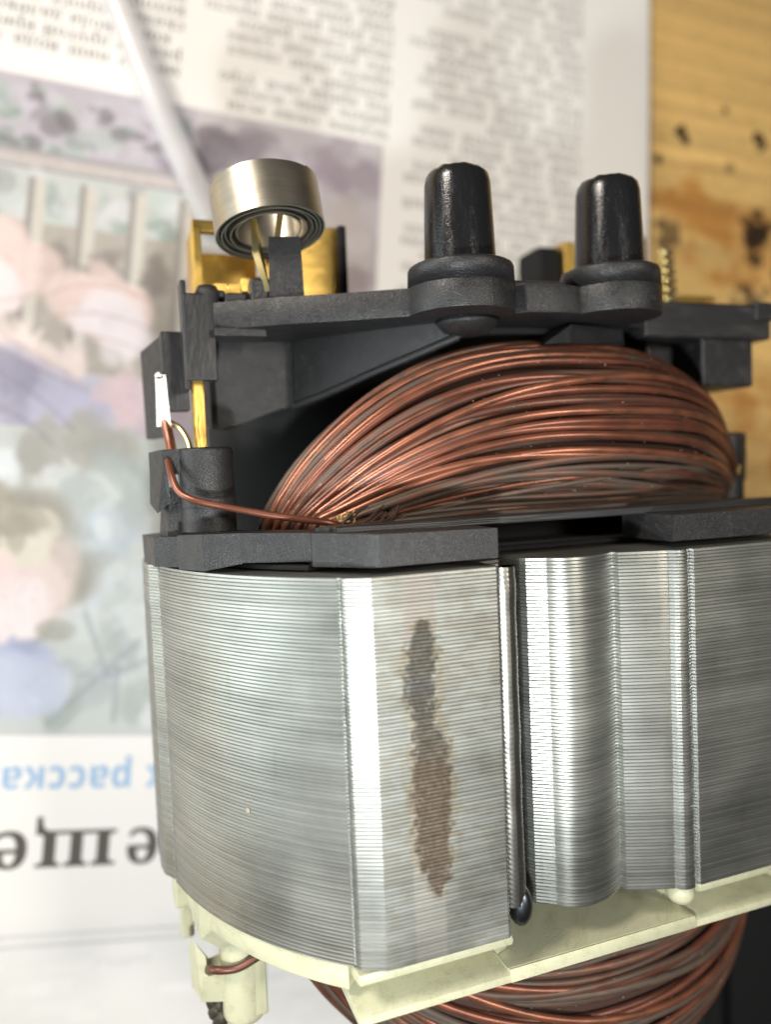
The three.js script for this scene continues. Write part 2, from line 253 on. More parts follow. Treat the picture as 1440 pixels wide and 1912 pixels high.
// ---------------------------------------------------------------- coils
function coil(sign, seed, name, depth, wAdd) {
  const g = part(name), r = rng(seed), base = sign > 0 ? 50 : 0, V = (h) => base + sign * h;
  // section through the middle of the bundle, from the stack outwards: [height above stack, W]
  const sec = new THREE.CatmullRomCurve3([[5.0, 23], [6.5, 27.5], [10.5, 31.0], [16, 32.2], [22, 31.6], [27.5, 28.6], [31.6, 24.2], [33.0, 19.5]].map(([h, w]) => new THREE.Vector3(h, w, 0)));
  const pathAt = (k, s, inset, wob) => {                             // k: place in the bundle, s: -1..1 along the wire
    const c = sec.getPointAt(clamp(k)), a = Math.abs(s), side = Math.sign(s);
    const uEnd = side < 0 ? mix(-29.5, -40.0, k) : mix(42, 48.5, smooth(0, 0.6, k)) - 2.0 * smooth(0.75, 1, k);
    const hEnd = side < 0 ? mix(4.2, 7.5, k) : mix(5.0, 13.5, k), wEnd = side < 0 ? mix(24.5, 16, k) : mix(21, 15.5, k);
    const p = side < 0 ? 2.5 : 2.8, q = side < 0 ? mix(1.15, 0.86, smooth(0.1, 1, k)) : mix(0.85, 0.58, smooth(0, 0.5, k));
    const rise = Math.pow(Math.max(0, 1 - Math.pow(a, p)), q), out = 1 - Math.pow(a, side < 0 ? 1.7 : 2.3);
    return [9 + (uEnd - 9) * a, V((hEnd + (c.x - inset * 0.5 - hEnd) * rise + wob[0]) * depth), wEnd + (c.y - inset - wEnd) * out + wob[1] + wAdd];
  };
  const lay = (count, inset, rad, jitter, from, seg, to = 1, dirt = 0) => {
    for (let i = 0; i < count; i++) {
      const k0 = from + (to - from) * (i + 0.5) / count, twist = (r() - 0.5) * jitter, bend = (r() - 0.5) * jitter * 0.8, ph = r() * 6, dig = rad < 0.5 ? 0.5 * r() : 0.25 * r(), pts = [];
      for (let j = 0; j <= 26; j++) {
        const s = -1 + 2 * j / 26, k = k0 + twist * s + bend * (1 - s * s) + 0.004 * Math.sin(ph + s * 5);
        pts.push(pathAt(k, s, inset + dig, [0.2 * Math.sin(ph + 3 * s), 0.2 * Math.cos(ph * 2 + 4 * s)]));
      }
      const a = pts[0], z = pts[pts.length - 1];
      pts.unshift([a[0] - 0.6, a[1] - sign * 3.2, a[2] - 3.5]); pts.push([z[0] + 0.3, z[1] - sign * 4, z[2] - 3.5]);
      const dusty = clamp((sign < 0 ? 0.18 : 0.06) + dirt + r() * 0.9 + (k0 < 0.34 ? 0.2 : 0) - (k0 > 0.8 ? 0.1 : 0)), m = M.wires[Math.min(6, Math.floor(dusty * 7))];
      obj('wire', tube(pts, rad * (0.93 + r() * 0.12), seg, 8), m, g);
    }
  };
  lay(19, 0, 0.65, 0.085, 0.25, 90);
  lay(15, 0.12, 0.42, 0.24, 0.0, 80, 0.27, 0);
  lay(3, -0.5, 0.62, 0.2, 0.35, 90, 0.75, -0.4);
  lay(24, 1.0, 0.66, 0.12, 0.0, 60);
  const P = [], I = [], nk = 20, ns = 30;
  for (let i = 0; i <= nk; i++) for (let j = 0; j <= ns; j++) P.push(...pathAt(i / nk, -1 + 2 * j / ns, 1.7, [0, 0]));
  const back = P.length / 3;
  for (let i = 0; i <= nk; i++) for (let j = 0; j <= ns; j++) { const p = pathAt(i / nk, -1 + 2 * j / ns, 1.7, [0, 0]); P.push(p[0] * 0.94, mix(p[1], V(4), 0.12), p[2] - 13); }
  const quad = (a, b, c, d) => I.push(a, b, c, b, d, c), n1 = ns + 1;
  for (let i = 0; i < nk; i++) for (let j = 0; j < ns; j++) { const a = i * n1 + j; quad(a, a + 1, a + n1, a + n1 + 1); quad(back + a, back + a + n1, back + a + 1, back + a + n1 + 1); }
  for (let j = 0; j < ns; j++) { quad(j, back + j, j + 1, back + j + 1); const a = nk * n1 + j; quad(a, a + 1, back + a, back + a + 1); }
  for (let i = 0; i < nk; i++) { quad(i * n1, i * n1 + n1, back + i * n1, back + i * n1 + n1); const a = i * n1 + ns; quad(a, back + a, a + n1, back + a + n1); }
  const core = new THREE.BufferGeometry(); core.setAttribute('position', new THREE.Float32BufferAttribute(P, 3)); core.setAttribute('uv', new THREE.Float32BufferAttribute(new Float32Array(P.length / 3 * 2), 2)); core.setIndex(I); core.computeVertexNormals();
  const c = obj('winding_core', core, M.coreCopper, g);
  // dust crumbs lying between the wires
  const crumbs = [];
  for (let i = 0; i < 260; i++) {
    const k = 0.05 + 0.9 * Math.pow(r(), 1.3), s = -0.55 + 1.35 * r(), p = pathAt(k, s, -0.28, [0, 0]), d = 0.05 + 0.1 * r() * r();
    crumbs.push(new THREE.IcosahedronGeometry(d, 0).scale(1 + r(), 0.7 + 0.5 * r(), 0.8).rotateZ(r() * 3).translate(...p));
  }
  const dust = obj('dust_crumbs', crumbs, M.dustCrumb, g); dust.userData.kind = 'stuff';
  return { g, pathAt };
}
const upper = coil(1, 101, 'field_coil', 1, 0);
upper.g.userData.label = 'upper coil of enamelled copper wires';
const lower = coil(-1, 202, 'field_coil', 1.24, 2.5);
lower.g.name = 'field_coil_001';
lower.g.userData.label = 'lower coil below the cream insulator';
{ // frayed dark strands and varnish crumbs where the lead leaves the coil, and at the right end
  const r = rng(9), bits = [], b2 = [];
  for (let i = 0; i < 16; i++) { const u = -34 + r() * 8, h = r(); bits.push(tube([[u, 54.8, 27.4], [u + 1.2 + r(), 55.8 + h, 27.8 + r() * 0.4], [u + 2.6 + 2 * r(), 56.6 + 1.8 * h, 27.6]], 0.1 + 0.14 * r(), 8, 5)); }
  obj('frayed_strand', bits, M.coreCopper, stator).userData.kind = 'stuff';
  for (let i = 0; i < 16; i++) b2.push(new THREE.IcosahedronGeometry(0.1 + 0.2 * r(), 0).scale(1.6, 0.8, 1).rotateZ(r() * 3).translate(-32.4 + r() * 2.6, 56 + r() * 1.6, 27.6 + r() * 0.5));
  for (let i = 0; i < 12; i++) b2.push(new THREE.IcosahedronGeometry(0.15 + 0.25 * r(), 1).scale(1, 1.3, 1).translate(46.2 + r() * 1.4, 60 + r() * 2.2, 19 + r() * 1.5));
  obj('varnish_crumb', b2, M.crumb, stator).userData.kind = 'stuff';
}
// lead wire from the terminal pocket to the coil
const LEAD = tube([[-54.2, 66, 15], [-54.0, 63.6, 17.5], [-53.3, 61.4, 19.4], [-51.6, 60.2, 21], [-47, 58.9, 22.6], [-42, 57.7, 24.6], [-37.6, 56.8, 26.2], [-33.6, 56.1, 27.0], [-31.6, 55.4, 26.4]], 0.53, 60, 10);
obj('lead_wire', LEAD, M.wires[1], stator);

// ---------------------------------------------------------------- black insulating ring on top of the stack
{
  const ring = part('insulating_ring');
  const B = { u: 0 };
  // left lugs
  obj('lug', hull([[-57.9, 50.25, 4], [-58, 54.6, 4], [-56.8, 50.3, 13.5], [-56.8, 54.7, 13.5], [-53, 50.3, 17], [-53, 54.8, 17], [-48, 50.3, 10], [-48, 54.8, 10], [-52, 50.3, 2], [-52, 54.8, 2]]), M.plastic, ring);
  // main front plate, left: stepped end, undercut below, straight face to the recess
  obj('rim_plate', [
    hull([[-53.8, 50.25, 18.5], [-53.8, 55.1, 18.5], [-51.0, 50.3, 24.2], [-51.0, 55.4, 24.2], [-46, 51.2, 26.5], [-46, 55.4, 26.5], [-44, 51.2, 16], [-44, 55.2, 16], [-53, 50.3, 16], [-53, 55.1, 16]]),
    hull([[-46.2, 51.3, 26.4], [-46.2, 55.4, 26.4], [-37.9, 51.5, 33.2], [-37.9, 55.3, 33.2], [-37, 51.4, 24], [-37, 55.2, 24], [-44.2, 51.3, 18], [-44.2, 55.2, 18]]),
    hull([[-38.0, 50.9, 34.0], [-38.0, 55.3, 34.0], [-32.4, 50.9, 39.9], [-32.4, 55.2, 39.9], [-31, 50.9, 40.7], [-31, 55.1, 40.7], [-14.4, 50.95, 41.3], [-14.4, 54.9, 41.3], [-14.4, 50.95, 29], [-14.4, 54.9, 29], [-37, 50.9, 25], [-37, 55.2, 25]]),
  ], M.plastic, ring);
  // the plate to the right of the open recess
    obj('rim_plate', hull([[14.8, 50.95, 40.4], [14.8, 54.9, 41.0], [35.5, 50.9, 40.8], [35.5, 54.9, 41.2], [40, 50.9, 34], [40, 54.9, 34], [46, 51, 26], [46, 55, 26], [53, 50.3, 17], [53, 55, 17], [14.8, 50.9, 29], [14.8, 54.9, 29]]), M.plastic, ring);
  obj('recess_backing', box(-26, 28, 50.95, 55, 16, 18, 0.2), M.darkPlastic, ring);  // dark backing added so the open recess reads as deep shade
  // raised lip behind the front edge, which holds the coil
  obj('lip', [box(-35, 50, 54.8, 56.0, 30.6, 34.6, 0.3), hull([[-36.4, 54.8, 30], [-36.4, 55.7, 30], [-34, 54.8, 33.5], [-34, 56, 33.5], [-33, 56, 31.3], [-33, 54.8, 31.3]])], M.plastic, ring);
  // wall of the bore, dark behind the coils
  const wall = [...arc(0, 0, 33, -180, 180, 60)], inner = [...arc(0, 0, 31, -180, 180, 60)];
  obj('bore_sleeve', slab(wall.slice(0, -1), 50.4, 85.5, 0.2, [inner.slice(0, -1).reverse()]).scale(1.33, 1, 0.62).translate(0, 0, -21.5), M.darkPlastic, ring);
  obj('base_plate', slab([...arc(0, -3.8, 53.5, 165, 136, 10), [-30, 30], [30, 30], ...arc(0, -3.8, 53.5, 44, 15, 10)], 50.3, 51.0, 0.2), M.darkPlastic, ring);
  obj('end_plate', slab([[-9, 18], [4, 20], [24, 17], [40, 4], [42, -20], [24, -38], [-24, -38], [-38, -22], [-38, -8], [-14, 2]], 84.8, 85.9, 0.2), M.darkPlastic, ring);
}
// terminal pockets: a round post with an open hook beside it, left and right
function pocket(mirror, name) {
  const p = part(name), X = (g) => (mirror ? g.scale(-1, 1, 1) : g), fix = (g) => { if (!mirror) return g; const n = plain(g), a = n.attributes; for (const k of Object.keys(a)) { const s = a[k].itemSize, r = a[k].array; for (let i = 0; i < a[k].count; i += 3) for (let c = 0; c < s; c++) { const t = r[(i + 1) * s + c]; r[(i + 1) * s + c] = r[(i + 2) * s + c]; r[(i + 2) * s + c] = t; } } return n; };
  const Q = (g) => fix(X(g));
  obj('post', [Q(turned([[0, 0], [4.0, 0], [4.05, 0.4], [3.95, 12.2], [3.7, 12.65], [2.4, 12.7], [2.3, 12.2], [0, 12.2]], -48.7, 55.0, 14.6)), Q(turned([[4.0, 0], [4.14, 0.1], [4.14, 1.4], [4.0, 1.5]], -48.7, 58.8, 14.6)), Q(box(-52.2, -45, 54.6, 66, 6, 14.5, 0.4))], M.plastic, p);
  obj('hook', [Q(hull([[-56.6, 63.9, 9], [-56.6, 67.4, 9], [-55.0, 63.9, 14.6], [-55.0, 67.6, 14.6], [-51.5, 63.9, 15.6], [-51.5, 67.6, 15.6], [-51.5, 63.9, 9], [-51.5, 67.4, 9]])),
    Q(hull([[-56.8, 59.6, 9], [-56.6, 64.2, 9], [-56.0, 58.2, 13.4], [-55.1, 64.2, 14.6], [-54.2, 59.8, 14.6], [-54.3, 64.2, 14.7], [-55, 59, 9], [-55, 64, 9]])),
    Q(hull([[-55.6, 54.6, 8.5], [-55, 62, 9], [-54.8, 54.6, 13.5], [-54.2, 61.5, 13], [-51.5, 54.6, 14.5], [-51.5, 61.5, 13.5], [-51.5, 54.6, 8.5], [-51.5, 62, 8.5]]))], M.plastic, p);
  return p;
}
pocket(false, 'terminal_pocket');
pocket(true, 'terminal_pocket_001');
obj('tinned_terminal', [hull([[-54.9, 71.6, 5], [-54.7, 79.6, 5], [-52.8, 71.6, 6.4], [-53.2, 79.6, 6.2], [-52.7, 71.8, 4.2], [-53.1, 79.6, 4.2]]), new THREE.SphereGeometry(0.95, 14, 10).scale(1, 0.7, 1).translate(-53.9, 79.6, 5.1)], M.tin, stator);
obj('wire_end', tube([[-53.5, 72.4, 5.2], [-53.2, 69.5, 6.5], [-53.0, 66.5, 8.5]], 0.8, 12, 10), M.wires[0], stator);
obj('thin_lead', tube([[-52.9, 72.2, 5.4], [-51.6, 71.3, 6], [-50.6, 69.4, 7.4], [-50.2, 67.4, 8.6]], 0.5, 16, 8), M.paleBrass, stator);
obj('contact_strip', [box(-49.3, -47.3, 67, 82, 4.6, 6.2, 0.3)], M.brass, stator);
obj('contact_strip', [box(54.2, 55.6, 67, 82, 3, 4.6, 0.3)], M.brass, stator);

// ---------------------------------------------------------------- brush holder bridge
{
  const br = part('brush_holder_bridge');
  const bulgeL = arc(-10.6, 25.0, 8.2, 185, 25, 18), bulgeR = arc(14.9, 27.2, 7.9, 160, -20, 18);
  const front = [[-47.2, 9.4], [-38.6, 14.4], [-37.2, 15.0], [-36.6, 15.6], [-27.8, 19.6], [-20.6, 23.4], ...bulgeL, [-2.0, 29.9], [2, 30.4], [5, 30.6], ...bulgeR, [22, 22.4], [30, 18.5], [40, 13.5]];
  const backside = [[38, 3], [28, 9.5], [17, 15.5], [3, 18.5], [-10, 16.5], [-22, 2], [-34, -8], [-46.5, -10]];
  obj('ring_plate', slab(front.concat(backside), 86, 90.2, 0.16), M.plastic, br);
  // stepped shelf above the plate between the studs
  obj('shelf', [slab([[-17, 22], [-5, 26.5], [8, 27], [9, 20], [-15, 15]], 90, 91.6, 0.2), slab([[-38, 10], [-18, 21], [-16, 14], [-36, 4]], 90, 91.0, 0.2)], M.plastic, br);
  const studs = [[-10.6, 25.2, 0.1, 8.15], [14.9, 27.2, 0.1, 7.85]];
  for (const [u, w, dv, R] of studs) {
    obj('stud_collar', turned([[0, 90], [R, 90], [R - 0.1, 92.7], [R - 0.25, 93.1], [R - 0.6, 93.3], [0, 93.4]], u, dv, w, 56), M.plastic, br);
    const s = turned([[0, 92], [5.5, 92], [5.45, 93.4], [5.3, 98], [5.1, 103], [5.0, 105.4], [4.75, 106.6], [4.2, 107.25], [2.9, 107.5], [2.7, 107.35], [0, 107.3]], u, dv, w, 64);
    { const p = s.attributes.position; for (let i = 0; i < p.count; i++) { const y = p.getY(i) - dv, a = Math.atan2(p.getZ(i) - w, p.getX(i) - u); if (y > 106.7) p.setY(i, p.getY(i) + 0.35 * (vnoise(6 + 5 * Math.cos(a), 6 + 5 * Math.sin(a), 3) - 0.5)); } s.computeVertexNormals(); }
    obj('stud', s, M.gloss, br).userData.label = 'glossy tapered black stud';
  }
  // rounded foot of the left boss under the plate, and the slanted air guide beside it
  obj('boss_foot', turned([[0, 83.6], [2.2, 83.7], [3.6, 84.2], [4.6, 85.2], [5.2, 86.2], [0, 86.2]], -8.4, 0, 22.4), M.plastic, br);
  obj('air_guide', hull([[-31.4, 86.2, 1.8], [-31.6, 75.0, 1.6], [-30.6, 74.2, -1.5], [-30.6, 86.2, -6], [-9.2, 83.6, 22.2], [-10.2, 86.2, 22.4], [-20.5, 79.1, 12.4], [-20.8, 86.2, 13.0], [-9.8, 83.2, 20.6], [-9, 84.4, 14], [-12, 86.2, 8], [-18, 86.2, 10], [-26, 76.6, -3]]), M.plastic, br);
  obj('guide_rib', tube([[-31.4, 75.1, 1.3], [-26, 77.0, 6.6], [-20.6, 79.3, 12.2], [-9.6, 83.7, 21.8]], 0.7, 30, 12), M.plastic, br);
  obj('side_wall', [hull([[-46.2, 86.2, -4], [-46.3, 72.2, -4], [-45.6, 71.4, -0.6], [-45.6, 86.2, -0.4], [-44.6, 71.2, 0.4], [-44.8, 86.2, 0.4], [-40.5, 72.2, 0.7], [-40.5, 86.2, 0.7], [-33.0, 74.9, 0.7], [-33.0, 86.2, 0.7], [-33, 75, -6], [-33, 86.2, -6], [-42, 71.6, -6], [-42, 86.2, -6]]),
    hull([[-33.2, 74.6, -0.6], [-33.2, 86.2, -0.6], [-31, 74.9, -0.6], [-31, 86.2, -0.6], [-32, 74.6, -5], [-32, 86.2, -5]])], M.plastic, br);
  obj('under_rib', box(-46, -38, 84.8, 86.1, 6, 12, 0.2), M.plastic, br);
  // seat of the left brush holder: round lug, tabs and the slotted post that carries the spring
  obj('seat_lug', [turned([[0, 85.6], [1.7, 85.6], [1.9, 86], [1.9, 92.0], [1.5, 93.0], [0, 93.4]], -46.4, 0, 8.4, 28), box(-46.6, -43.6, 86, 92.6, 4, 8.8, 0.5)], M.plastic, br);
  obj('seat_tab', [box(-40.3, -36.4, 89.5, 93.6, 9.5, 13, 0.5), box(-44, -36, 89.8, 91.6, 4, 11, 0.3)], M.plastic, br);
  obj('post', hull([[-37.7, 89, 13.6], [-32.6, 89, 15.6], [-32.8, 99.5, 15.4], [-37.4, 99.7, 13.8], [-36.6, 89, 10], [-31.6, 89, 12], [-31.9, 99.5, 12], [-36.4, 99.7, 10.4]]), M.plastic, br);
  // outer guard at the far left, in three steps
  obj('guard_plate', [box(-50.4, -45.6, 78.2, 91.6, 8.6, 10.2, 0.3), box(-50.6, -49.8, 76.8, 93.6, 6, 10, 0.25)], M.plastic, br);
  obj('guard_plate', [box(-53.6, -49.6, 74, 86.6, 2.5, 5.2, 0.3), hull([[-56.0, 70.2, -6], [-56.2, 85.0, -6], [-53.6, 70.2, 3], [-53.4, 86.3, 3], [-52.6, 70.2, 2], [-52.4, 86.3, 2], [-54.8, 70.2, -7], [-55, 85, -7]])], M.plastic, br);
  // right end: arm and stepped block
  obj('arm', [box(27, 55.8, 84.6, 91.0, 8, 20.4, 0.5), box(51.6, 56, 88, 91.4, 12, 21, 0.3)], M.plastic, br);
  obj('end_block', [box(40.6, 52.8, 76.0, 85.2, 6, 19, 0.6), box(34, 42, 73.4, 86, 2, 12, 0.6)], M.plastic, br);
  obj('coil_tab', hull([[4.6, 82.4, 23.5], [8.2, 82.4, 25.5], [9.0, 85.4, 25], [22.5, 82.9, 20.5], [22.5, 85.9, 20.2], [5, 82.4, 19], [20, 85.6, 16], [8, 85.4, 20]]), M.plastic, br);
}
// right side seen past the coil: dark body of the housing, brass brush tube with its black ends
{
  const bh = part('brush_holder_001');
  obj('brush_tube', [box(30, 41, 92, 109.4, -9.5, -8, 0.2), box(30, 31, 92, 109.4, -18, -9, 0.2), box(40.2, 41, 92, 106, -18, -9, 0.2)], M.brass, bh);
  obj('holder_end', [box(24.2, 30, 92, 108.6, -18, -9, 1.2), turned([[0, 94], [5, 94], [5, 112], [4, 113.4], [0, 113.6]], 49, 0, -14, 24)], M.darkPlastic, bh);
  const clip = []; for (let i = 0; i < 6; i++) clip.push(box(46.6 + 0.1 * i, 49.8, 95 + i * 1.9, 96.6 + i * 1.9, -1, 3 - 0.2 * i, 0.6));
  obj('clip', clip.concat(box(47, 48, 94, 106.5, -1, 1, 0.2)), M.paleBrass, bh);
  obj('contact_tab', [box(52, 62, 96.4, 97.4, -6, 0, 0.2), box(46, 58, 92, 96.6, -8, 1, 0.4)], M.brass, bh);
}
{
  const bh = part('brush_holder');
  obj('brush_tube', [box(-35, -22.4, 93.4, 106.6, -2.2, -1.4, 0.2), box(-22.9, -21.6, 93.4, 106.8, -10, -1.5, 0.2), box(-47.0, -45.6, 92.4, 105.4, -2.6, -1.4, 0.2), box(-47, -37, 104.6, 106.6, -3.4, -1.6, 0.2), box(-47, -22, 92.4, 93.6, -10, -1, 0.2), box(-47.2, -46.4, 92.6, 105, -10, -2, 0.2), box(-46.3, -35, 93.4, 103, -9.4, -8.6, 0.2)], M.brass, bh);
  obj('contact_tongue', [hull([[-44.8, 93.2, 3.4], [-44.6, 94.8, 3.2], [-40.6, 93.2, 4.6], [-40.6, 94.6, 4.4], [-41, 93.4, 2], [-44.8, 93.4, 2]]), hull([[-40.2, 93.4, 4.6], [-40.2, 95.6, 4.2], [-36.2, 93.4, 6], [-36.2, 95.8, 5.8], [-36.4, 93.4, 3], [-40, 93.4, 2.6]])], M.brass, bh);
  obj('holder_end', box(-21.6, -20.2, 93, 107, -9, -0.6, 0.3), M.darkPlastic, bh);
  // coiled strip spring with its tail running into the post
  const P = [], T = [], I = [], n = 420, turns = 6.2, height = 7.2;
  let len = 0;
  for (let i = 0; i <= n; i++) {
    const t = i / n, a = -t * turns * Math.PI * 2 + 0.9, R = t < 0.165 ? 8.4 : 8.4 - 0.55 * ((t - 0.165) * turns) - 0.16 * Math.pow(Math.max(0, t - 0.5) * turns, 1.6);
    const x = R * Math.cos(a), z = R * Math.sin(a); if (i) len += Math.hypot(x - P[P.length - 6], z - P[P.length - 4]);
    const lift = 0.25 * Math.sin(a * 0.5) + (t > 0.3 ? 0.35 * (t - 0.3) : 0);
    P.push(x, lift, z, x, height + lift, z); T.push(len, 0, len, height);
    if (i < n) { const k = 2 * i; I.push(k, k + 1, k + 2, k + 1, k + 3, k + 2); }
  }
  const g = new THREE.BufferGeometry(); g.setAttribute('position', new THREE.Float32BufferAttribute(P, 3)); g.setAttribute('uv', new THREE.Float32BufferAttribute(T, 2)); g.setIndex(I); g.computeVertexNormals();
  // give the strip its thickness
  const thick = (geo, d) => { const q = geo.clone(), p = q.attributes.position, nn = q.attributes.normal; for (let i = 0; i < p.count; i++) p.setXYZ(i, p.getX(i) - nn.getX(i) * d, p.getY(i), p.getZ(i) - nn.getZ(i) * d); return q; };
  const inner = thick(g, 0.22), rim = { p: [], t: [], i: [] };
  for (let i = 0; i <= n; i++) { for (const e of [0, 1]) { const k = 2 * i + e, a = g.attributes.position, b = inner.attributes.position; rim.p.push(a.getX(k), a.getY(k), a.getZ(k), b.getX(k), b.getY(k), b.getZ(k)); rim.t.push(i * 0.3, 0, i * 0.3, 0.2); } if (i < n) for (const e of [0, 2]) { const k = 4 * i + e; rim.i.push(k, k + 1, k + 4, k + 1, k + 5, k + 4); } }
  const rg = new THREE.BufferGeometry(); rg.setAttribute('position', new THREE.Float32BufferAttribute(rim.p, 3)); rg.setAttribute('uv', new THREE.Float32BufferAttribute(rim.t, 2)); rg.setIndex(rim.i); rg.computeVertexNormals();
  const place = (q) => q.rotateX(-0.20).rotateZ(0.07).translate(-36.5, 101.0, 11.5);
  const spring = obj('coil_spring', [place(g), place(inner)], M.spring, bh);
  obj('strip_edge', place(rg), M.springEdge, spring);
  spring.userData.label = 'coiled steel strip spring';
  obj('spring_tail', [hull([[-39.8, 97.5, 12.5], [-38.8, 97.2, 13.2], [-37.4, 91.5, 13.4], [-38.2, 91.5, 13.0], [-39.6, 103, 11.5], [-38.8, 103, 12]]), hull([[-36.4, 99.5, 13.4], [-35.4, 100, 13.6], [-34.6, 104, 13], [-35.6, 104, 12.8], [-35.8, 99.5, 12.6], [-34.8, 104, 12.2]])], M.paleBrass, spring);
}

// ---------------------------------------------------------------- cream insulator below the stack
{
  const low = part('lower_insulator');
  const C = M.cream;
  const trough = (u0, u1) => rail([[26, -0.3], [42.2, -0.3], [42.6, -0.8], [42.4, -1.5], [41.4, -1.9], [37.5, -2.5], [34.2, -3.6], [33.2, -5.0], [34.2, -5.9], [41.0, -6.05], [41.7, -6.3], [41.7, -7.3], [41.2, -7.6], [26, -7.5]], u0, u1, 0.15);
  obj('rim', [trough(-36.6, -14.8)], C, low);
  obj('rim', [trough(16.6, 36.4), hull([[36, -0.3, 42], [45, -0.3, 33], [53, -0.3, 22], [36, -7.5, 41], [45, -7.5, 33], [53, -7.5, 22], [36, -7.5, 25], [36, -0.3, 25], [50, -7, 15], [50, -0.3, 15]])], C, low);
  obj('lip', rail([[40.6, -5.9], [41.4, -5.7], [41.9, -6.1], [41.8, -7.3], [41.2, -7.6], [40.6, -7.5]], -14.9, 16.7, 0.15), C, low);
  obj('floor', hull([[-14.95, -5.75, 41], [16.75, -5.75, 41], [16.75, -7.2, 41], [-14.95, -7.2, 41], [-14.95, -6.1, 27], [16.75, -6.1, 27], [16.75, -7.2, 27], [-14.95, -7.2, 27]]), C, low);
  obj('groove_wall', hull([[-14.9, -0.4, 42], [-14.9, -5.6, 37.8], [-13.2, -0.4, 38], [-13.0, -5.6, 37], [-14.9, -0.4, 34], [-14.9, -5.6, 34]]), C, low);
  obj('groove_wall', hull([[11.4, -0.35, 38], [16.7, -0.35, 42.3], [16.7, -5.6, 37.8], [15.6, -5.0, 37.4], [12, -0.35, 34], [16.7, -0.35, 34], [16.7, -5.6, 34]]), C, low);
  obj('peg', new THREE.SphereGeometry(1, 24, 16).scale(2.0, 2.0, 2.4).translate(14.6, -1.6, 40.6), C, low);
  // arc of the rim to the left, its corner block and the shaded lug behind
  const a = arc(0, -3.8, 56.4, 166, 131, 14), b = arc(0, -3.8, 48, 131, 166, 10);
  obj('rim_arc', slab(a.concat(b), -4.2, -0.25, 0.3), C, low);
  obj('corner_block', hull([[-54.6, -0.3, 9], [-53.6, -0.4, 16.5], [-53.4, -6.6, 15.2], [-54, -6.8, 9], [-50.4, -8.2, 16.4], [-49.6, -0.5, 21.5], [-46.5, -4.4, 21.5], [-46, -0.5, 15], [-46, -8, 14], [-48, -8, 9]]), C, low);
  obj('lug', [box(-56.4, -52.8, -5.4, -0.3, 2, 7.5, 0.4), box(-55.4, -53.4, -12.6, -5.2, 1.5, 4, 0.4)], C, low);
  // terminal post with hook, like the black ones above
  const tp = part('lower_terminal');
  obj('post', [turned([[0, -21.4], [2.4, -21.4], [3.1, -21.0], [3.3, -20.3], [3.4, -4], [0, -4]], -47.2, 0, 13.6), box(-47.5, -43.9, -20.2, -4, 12.4, 16.6, 0.4)], C, tp);
  obj('hook', [hull([[-54.7, -17, 10], [-54.9, -9.4, 10], [-54.2, -8.2, 13], [-52.8, -10, 14.4], [-52.6, -13, 14.6], [-53.6, -17.4, 13.6], [-52, -13, 10], [-52.5, -17.6, 10]]), hull([[-53.8, -17.6, 13.4], [-53.2, -13.2, 14.6], [-49.6, -12.6, 15.2], [-49.4, -17.8, 14.8], [-49.4, -18, 10], [-53.6, -17.6, 10], [-52.5, -13.2, 10], [-49.4, -12.6, 10]])], C, tp);
  obj('lead_wire', tube([[-52.4, -13.6, 13.2], [-52.4, -11.6, 15], [-51.6, -11.0, 16.8], [-48.6, -10.9, 17.8], [-45.6, -9.6, 18.4], [-43.4, -8.2, 19], [-40, -6.4, 21]], 0.6, 36, 10), M.wires[2], tp);
  const cr = [], r = rng(44); for (let i = 0; i < 9; i++) cr.push(new THREE.IcosahedronGeometry(0.7 + r() * 0.5, 1).scale(1, 1.3, 1).translate(-51.3 + (r() - 0.5) * 1.6, -18.8 - i * 0.6, 12.6 + (r() - 0.5) * 1.2));
  cr.push(tube([[-51.4, -17.6, 13], [-51.6, -20, 12.4], [-51, -24, 11.6], [-51.2, -28, 11]], 0.6, 12, 7));
  obj('burnt_wire_end', cr, M.char, tp);
}

// ---------------------------------------------------------------- table and newspaper
function sheet(x0, x1, z0, z1, nx, nz, height, thick) {
  const P = [], T = [], I = [], W = nx + 1;
  for (const s of [0, -thick]) for (let j = 0; j <= nz; j++) for (let i = 0; i <= nx; i++) { const x = mix(x0, x1, i / nx), z = mix(z0, z1, j / nz); P.push(x, height(x, z) + s, z); T.push(i / nx, 1 - j / nz); }
  const B = W * (nz + 1), q = (a, b, c, d) => I.push(a, c, b, b, c, d);
  for (let j = 0; j < nz; j++) for (let i = 0; i < nx; i++) { const a = j * W + i; q(a, a + 1, a + W, a + W + 1); I.push(B + a, B + a + 1, B + a + W, B + a + 1, B + a + W + 1, B + a + W); }
  for (let i = 0; i < nx; i++) { q(B + i, B + i + 1, i, i + 1); const a = nz * W + i; q(a, a + 1, B + a, B + a + 1); }
  for (let j = 0; j < nz; j++) { const a = j * W; q(B + a, a, B + a + W, a + W); const c = a + nx; q(c, B + c, c + W, B + c + W); }
  const g = new THREE.BufferGeometry(); g.setAttribute('position', new THREE.Float32BufferAttribute(P, 3)); g.setAttribute('uv', new THREE.Float32BufferAttribute(T, 2)); g.setIndex(I); g.computeVertexNormals(); return g;
}
const TABLE_Y = -2.0;
